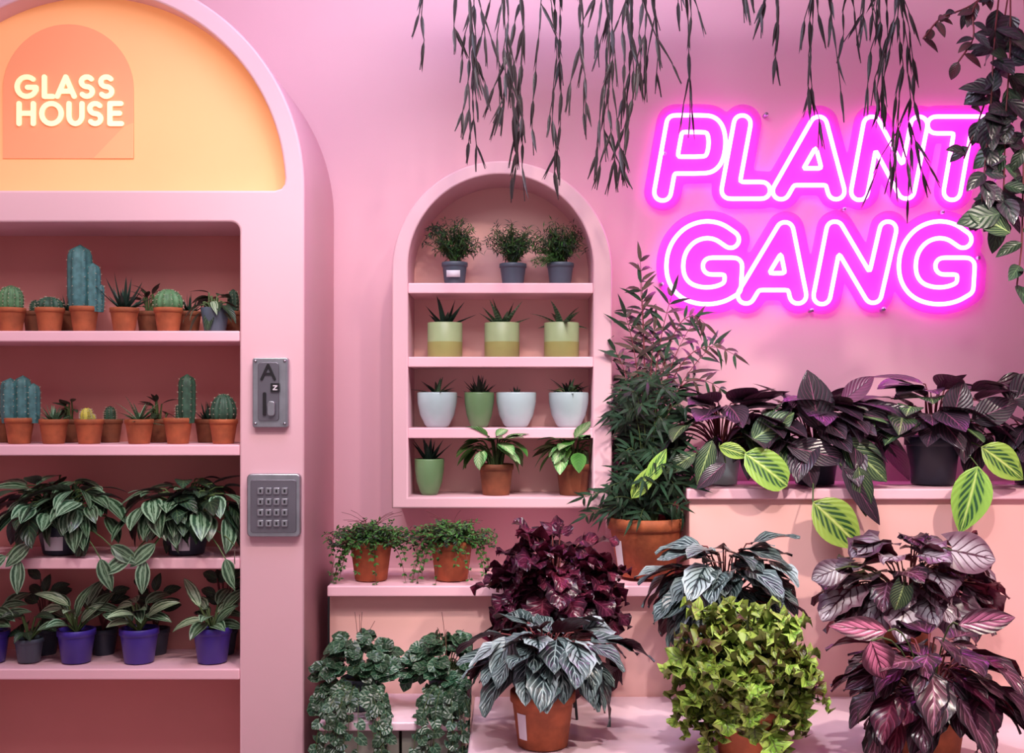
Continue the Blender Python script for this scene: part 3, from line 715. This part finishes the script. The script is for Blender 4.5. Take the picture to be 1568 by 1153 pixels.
# ---------------------------------------------------------------- small ivy pots on bench
yi=-0.49
for px in (555,690):
    m=MB(); x=X(px,yi); pot(m,x,yi,zbn,.05,.04,.085,GREYP,False,True); b=V(x,yi,zbn+.07)
    for i in range(46):
        A=ru(0,6.283); se=ru(-.1,1); ce=math.sqrt(1-se*se)
        E=b+V(math.cos(A)*ce*.105,math.sin(A)*ce*.075,.02+se*.11); pts=bez(b,(b+E)/2+V(0,0,.05),E,5); m.tube(pts,.001,STEM,3)
        for p in pts[3:]:
            for _ in range(2): leaf(m,p,V(math.cos(A)+ru(-.8,.8),math.sin(A)+ru(-.8,.8),ru(-.9,.3)),V(ru(-.3,.3),-.7,.8),.034*ru(.6,1.2),.034,L_ivy,'heart',5,4,.1,.3,0,.06)
    for i in range(26):
        A=ru(3.0,6.4); r2=ru(.05,.12); E=V(b.x+math.cos(A)*r2,-.645-ru(0,.03),zbn-ru(.0,.16)) if i<15 else b+V(math.cos(A)*r2,-.05-abs(math.sin(A))*.07,-ru(.03,.07))
        pts=bez(b,V(E.x,E.y,b.z+.04),E,10); m.tube(pts,.001,STEM,3)
        for p in pts[4:]:
            if R_.random()<.85: leaf(m,p,V(ru(-1,1),ru(-.8,.1),ru(-1,.1)),V(ru(-.3,.3),-1,.5),.028*ru(.6,1.2),.027,L_ivy,'heart',5,4,.1,.3,0,.06)
    for i in range(4):
        E=b+V(ru(-.05,.06),0,ru(.14,.19)); m.tube(bez(b,b+V(0,0,.1),E),.0008,STEMR,3)
    m.clampy(ymax=-0.34,zmin=zbn+.002,yf=-0.623,xmax=X(724,-.72)); m.build('potted_ivy')

# ---------------------------------------------------------------- hanging plants
def strand(m,p,zend,d,w,mats,depth=0):
    while p.z>zend:
        L=ru(.055,.095); d2=V(d.x+ru(-.14,.14),d.y+ru(-.12,.12),-1).normalized()
        leaf(m,p,d2,V(ru(-.5,.5),-1,ru(-.2,.2)),L*1.05,w*ru(.6,1.4),R_.choice(mats),'lance',5,2,.3,ru(-.5,.5))
        m.tube([p,p+d2*L*.5,p+d2*L],.0014,STEMB,3)
        p=p+d2*L
        if depth<2 and R_.random()<0.42:
            strand(m,p.copy(),max(zend,p.z-ru(.08,.26)),V(d.x+R_.choice((-1,1))*ru(.15,.34),ru(-.15,.15),-1),w*.9,mats,depth+1)
        d=V(d.x*.7+ru(-.04,.04),d.y*.7,-1)
yh=-0.55
def hanger(pxs,x0,x1,name):
    m=MB(); zt=2.80
    a,b_=X(x0,yh),X(x1,yh)
    m.box(a,b_,yh-.07,yh+.07,zt-.06,zt-.05,DARK)
    m.box(a,b_,yh-.07,yh-.06,zt-.05,zt+.06,DARK); m.box(a,b_,yh+.06,yh+.07,zt-.05,zt+.06,DARK)
    m.box(a,a+.01,yh-.06,yh+.06,zt-.05,zt+.06,DARK); m.box(b_-.01,b_,yh-.06,yh+.06,zt-.05,zt+.06,DARK)
    m.box(a+.01,b_-.01,yh-.06,yh+.06,zt-.05,zt+.04,SOIL)
    for xx in (a+.03,b_-.03):
        m.tube([(xx,yh,zt),(xx,yh,3.4)],.003,DARK,6)
    for px,pe,n in pxs:
        for k in range(n):
            y=yh-0.085+ru(-.015,.01) if R_.random()<.6 else yh+.085+ru(-.01,.02)
            x=X(px+ru(-7,7),y); ze=Z(pe+ (0 if k==0 else -ru(10,120)),y)
            m.tube(bez(V(x,yh,zt+.04),V(x,(y*2-yh),zt+.12),V(x,y,zt-.02),6),.0015,STEMB,3)
            strand(m,V(x,y,zt-.02),ze+.04,V(ru(-.05,.05),0,-1),.0092,[L_rhip])
    m.build(name)
hanger([(650,110,1),(705,90,1),(732,255,3),(770,252,3),(802,330,2),(852,290,3),(886,200,2),(940,295,3),(966,305,3),(988,130,2),(1012,150,1),(1062,195,2),(1045,70,1)],625,1085,'hanging_mistletoe_cactus')
hanger([(1140,35,1),(1200,145,2),(1250,205,2),(1283,170,2),(1305,100,1),(1335,60,1),(1362,170,2),(1382,330,3)],1125,1400,'hanging_mistletoe_cactus')
# leafy vine, top right
yv=-0.62
m=MB(); zt=2.72; xc=X(1545,yv)
m.lathe(xc,yv,zt,[(0,0),(.07,0),(.10,.12),(.105,.13),(.09,.13),(.085,.11),(0,.11)],DGREY,28)
for k in range(3):
    a=k*2.1; m.tube([(xc+.1*math.cos(a),yv+.1*math.sin(a),zt+.13),(xc,yv,3.1)],.0015,DARK,4)
m.tube([(xc,yv,3.1),(xc,yv,3.4)],.002,DARK,4)
def vine(m,pts,dens,L,W,mats,y0=None):
    P_=[V(X(a,y),y,Z(b,y)) for a,b,y in pts]
    o=[]
    for a,b in zip(P_[:-1],P_[1:]):
        for k in range(6): o.append(a.lerp(b,k/6))
    o.append(P_[-1])
    for _ in range(3): o=[o[0]]+[(o[i-1]+o[i]*2+o[i+1])/4 for i in range(1,len(o)-1)]+[o[-1]]
    m.tube(o,.0022,STEMR,4)
    for p in o[3:]:
        for _ in range(dens):
            if R_.random()<.75:
                d=V(ru(-1,1),ru(-.7,.3),ru(-1,.35)); leaf(m,p,d,V(ru(-.3,.3),-1,.6),L*ru(.6,1.2),W*ru(.7,1.1),R_.choice(mats),'ovate',7,4,.2,.6)
vine(m,[(1545,-30,yv),(1500,10,-.7),(1450,28,-.7),(1425,60,-.7)],1,.05,.024,[L_viner,L_vine])
vine(m,[(1545,-30,yv),(1500,10,-.72),(1505,60,-.74),(1480,95,-.74)],1,.05,.026,[L_viner,L_vine])
vine(m,[(1545,-30,yv),(1535,60,-.72),(1530,160,-.74),(1522,240,-.73),(1515,320,-.73)],2,.08,.05,[L_vine])
vine(m,[(1560,-30,yv),(1560,80,-.72),(1552,190,-.74),(1550,290,-.73),(1545,340,-.73)],2,.085,.054,[L_vine,L_vine,L_dk])
vine(m,[(1580,-30,yv),(1588,120,-.72),(1580,250,-.74),(1578,380,-.73),(1570,440,-.73)],1,.08,.042,[L_vine,L_dk])
vine(m,[(1560,-30,yv),(1540,100,-.70),(1510,190,-.7),(1488,245,-.7)],1,.06,.036,[L_vine])
leafat(m,1545,330,-.76,190,70,40,L_dk); leafat(m,1560,360,-.76,150,74,42,L_mar2)
m.build('hanging_vine_plant')

# ---------------------------------------------------------------- lights
def area(name,loc,tgt,size,e,col,spread=None):
    l=bpy.data.lights.new(name,'AREA'); l.energy=e; l.color=col[:3]; l.size=size
    if spread: l.spread=math.radians(spread)
    o=bpy.data.objects.new(name,l); scene.collection.objects.link(o); o.location=loc
    o.rotation_euler=(Vector(tgt)-Vector(loc)).to_track_quat('-Z','Y').to_euler(); return o
def spot(name,loc,tgt,e,col,ang,blend=.6,rad=.03):
    l=bpy.data.lights.new(name,'SPOT'); l.energy=e; l.color=col[:3]; l.spot_size=math.radians(ang); l.spot_blend=blend; l.shadow_soft_size=rad
    o=bpy.data.objects.new(name,l); scene.collection.objects.link(o); o.location=loc
    o.rotation_euler=(Vector(tgt)-Vector(loc)).to_track_quat('-Z','Y').to_euler(); return o
area('ceiling_light',(-0.3,-2.2,3.35),(-0.1,0,1.3),1.2,38,(1,.95,.95))
area('ceiling_light_lilac',(-0.1,-1.1,3.38),(0.1,0,2.3),1.0,36,(.70,.72,1))
spot('unseen_spot_left',(-1.0,-2.0,3.3),(-1.1,-.5,1.2),66,(1,.93,.88),60,.6,.08)  # unseen spot on the cabinet side; no track is modelled
spot('unseen_spot_centre',(.15,-2.0,3.3),(-.25,0,1.25),58,(1,.78,.67),50,.7,.05)  # unseen warm spot throwing the niche's shadow stripes, on no track
spot('unseen_spot_centre_right',(.65,-2.0,3.2),(-.25,0,1.25),48,(1,.80,.70),46,.7,.05)  # second unseen spot for the niche's shadow, also without a track
spot('unseen_spot_right',(1.7,-2.1,3.1),(.7,-.3,.92),200,(1,.86,.75),42,.7,.06)  # unseen warm spot for hard shadows at lower right, no track
spot('unseen_spot_front',(.3,-2.5,3.3),(.8,-.5,.82),150,(1,.92,.91),50,.7,.05)  # unseen front spot on the platform plants, not on a track
for i,(a,b) in enumerate(((250,70),(320,150),(120,90))):
    l=bpy.data.lights.new('lunette_lamp',"POINT"); l.energy=.2; l.color=(1,.82,.58); l.shadow_soft_size=.002
    o=bpy.data.objects.new('lunette_lamp',l); scene.collection.objects.link(o); o.location=(X(a,-.62),-.66,Z(b,-.62))
w=bpy.data.worlds.new('world'); scene.world=w; w.use_nodes=True
w.node_tree.nodes['Background'].inputs[0].default_value=(1,.87,.94,1); w.node_tree.nodes['Background'].inputs[1].default_value=.44

cam=bpy.data.cameras.new('camera'); co=bpy.data.objects.new('camera',cam); scene.collection.objects.link(co)
co.location=(0,-D,CH); co.rotation_euler=(math.pi/2,0,0); cam.sensor_width=36; cam.lens=F/1581*36; cam.shift_y=(HZ-581.5)/1581
scene.camera=co
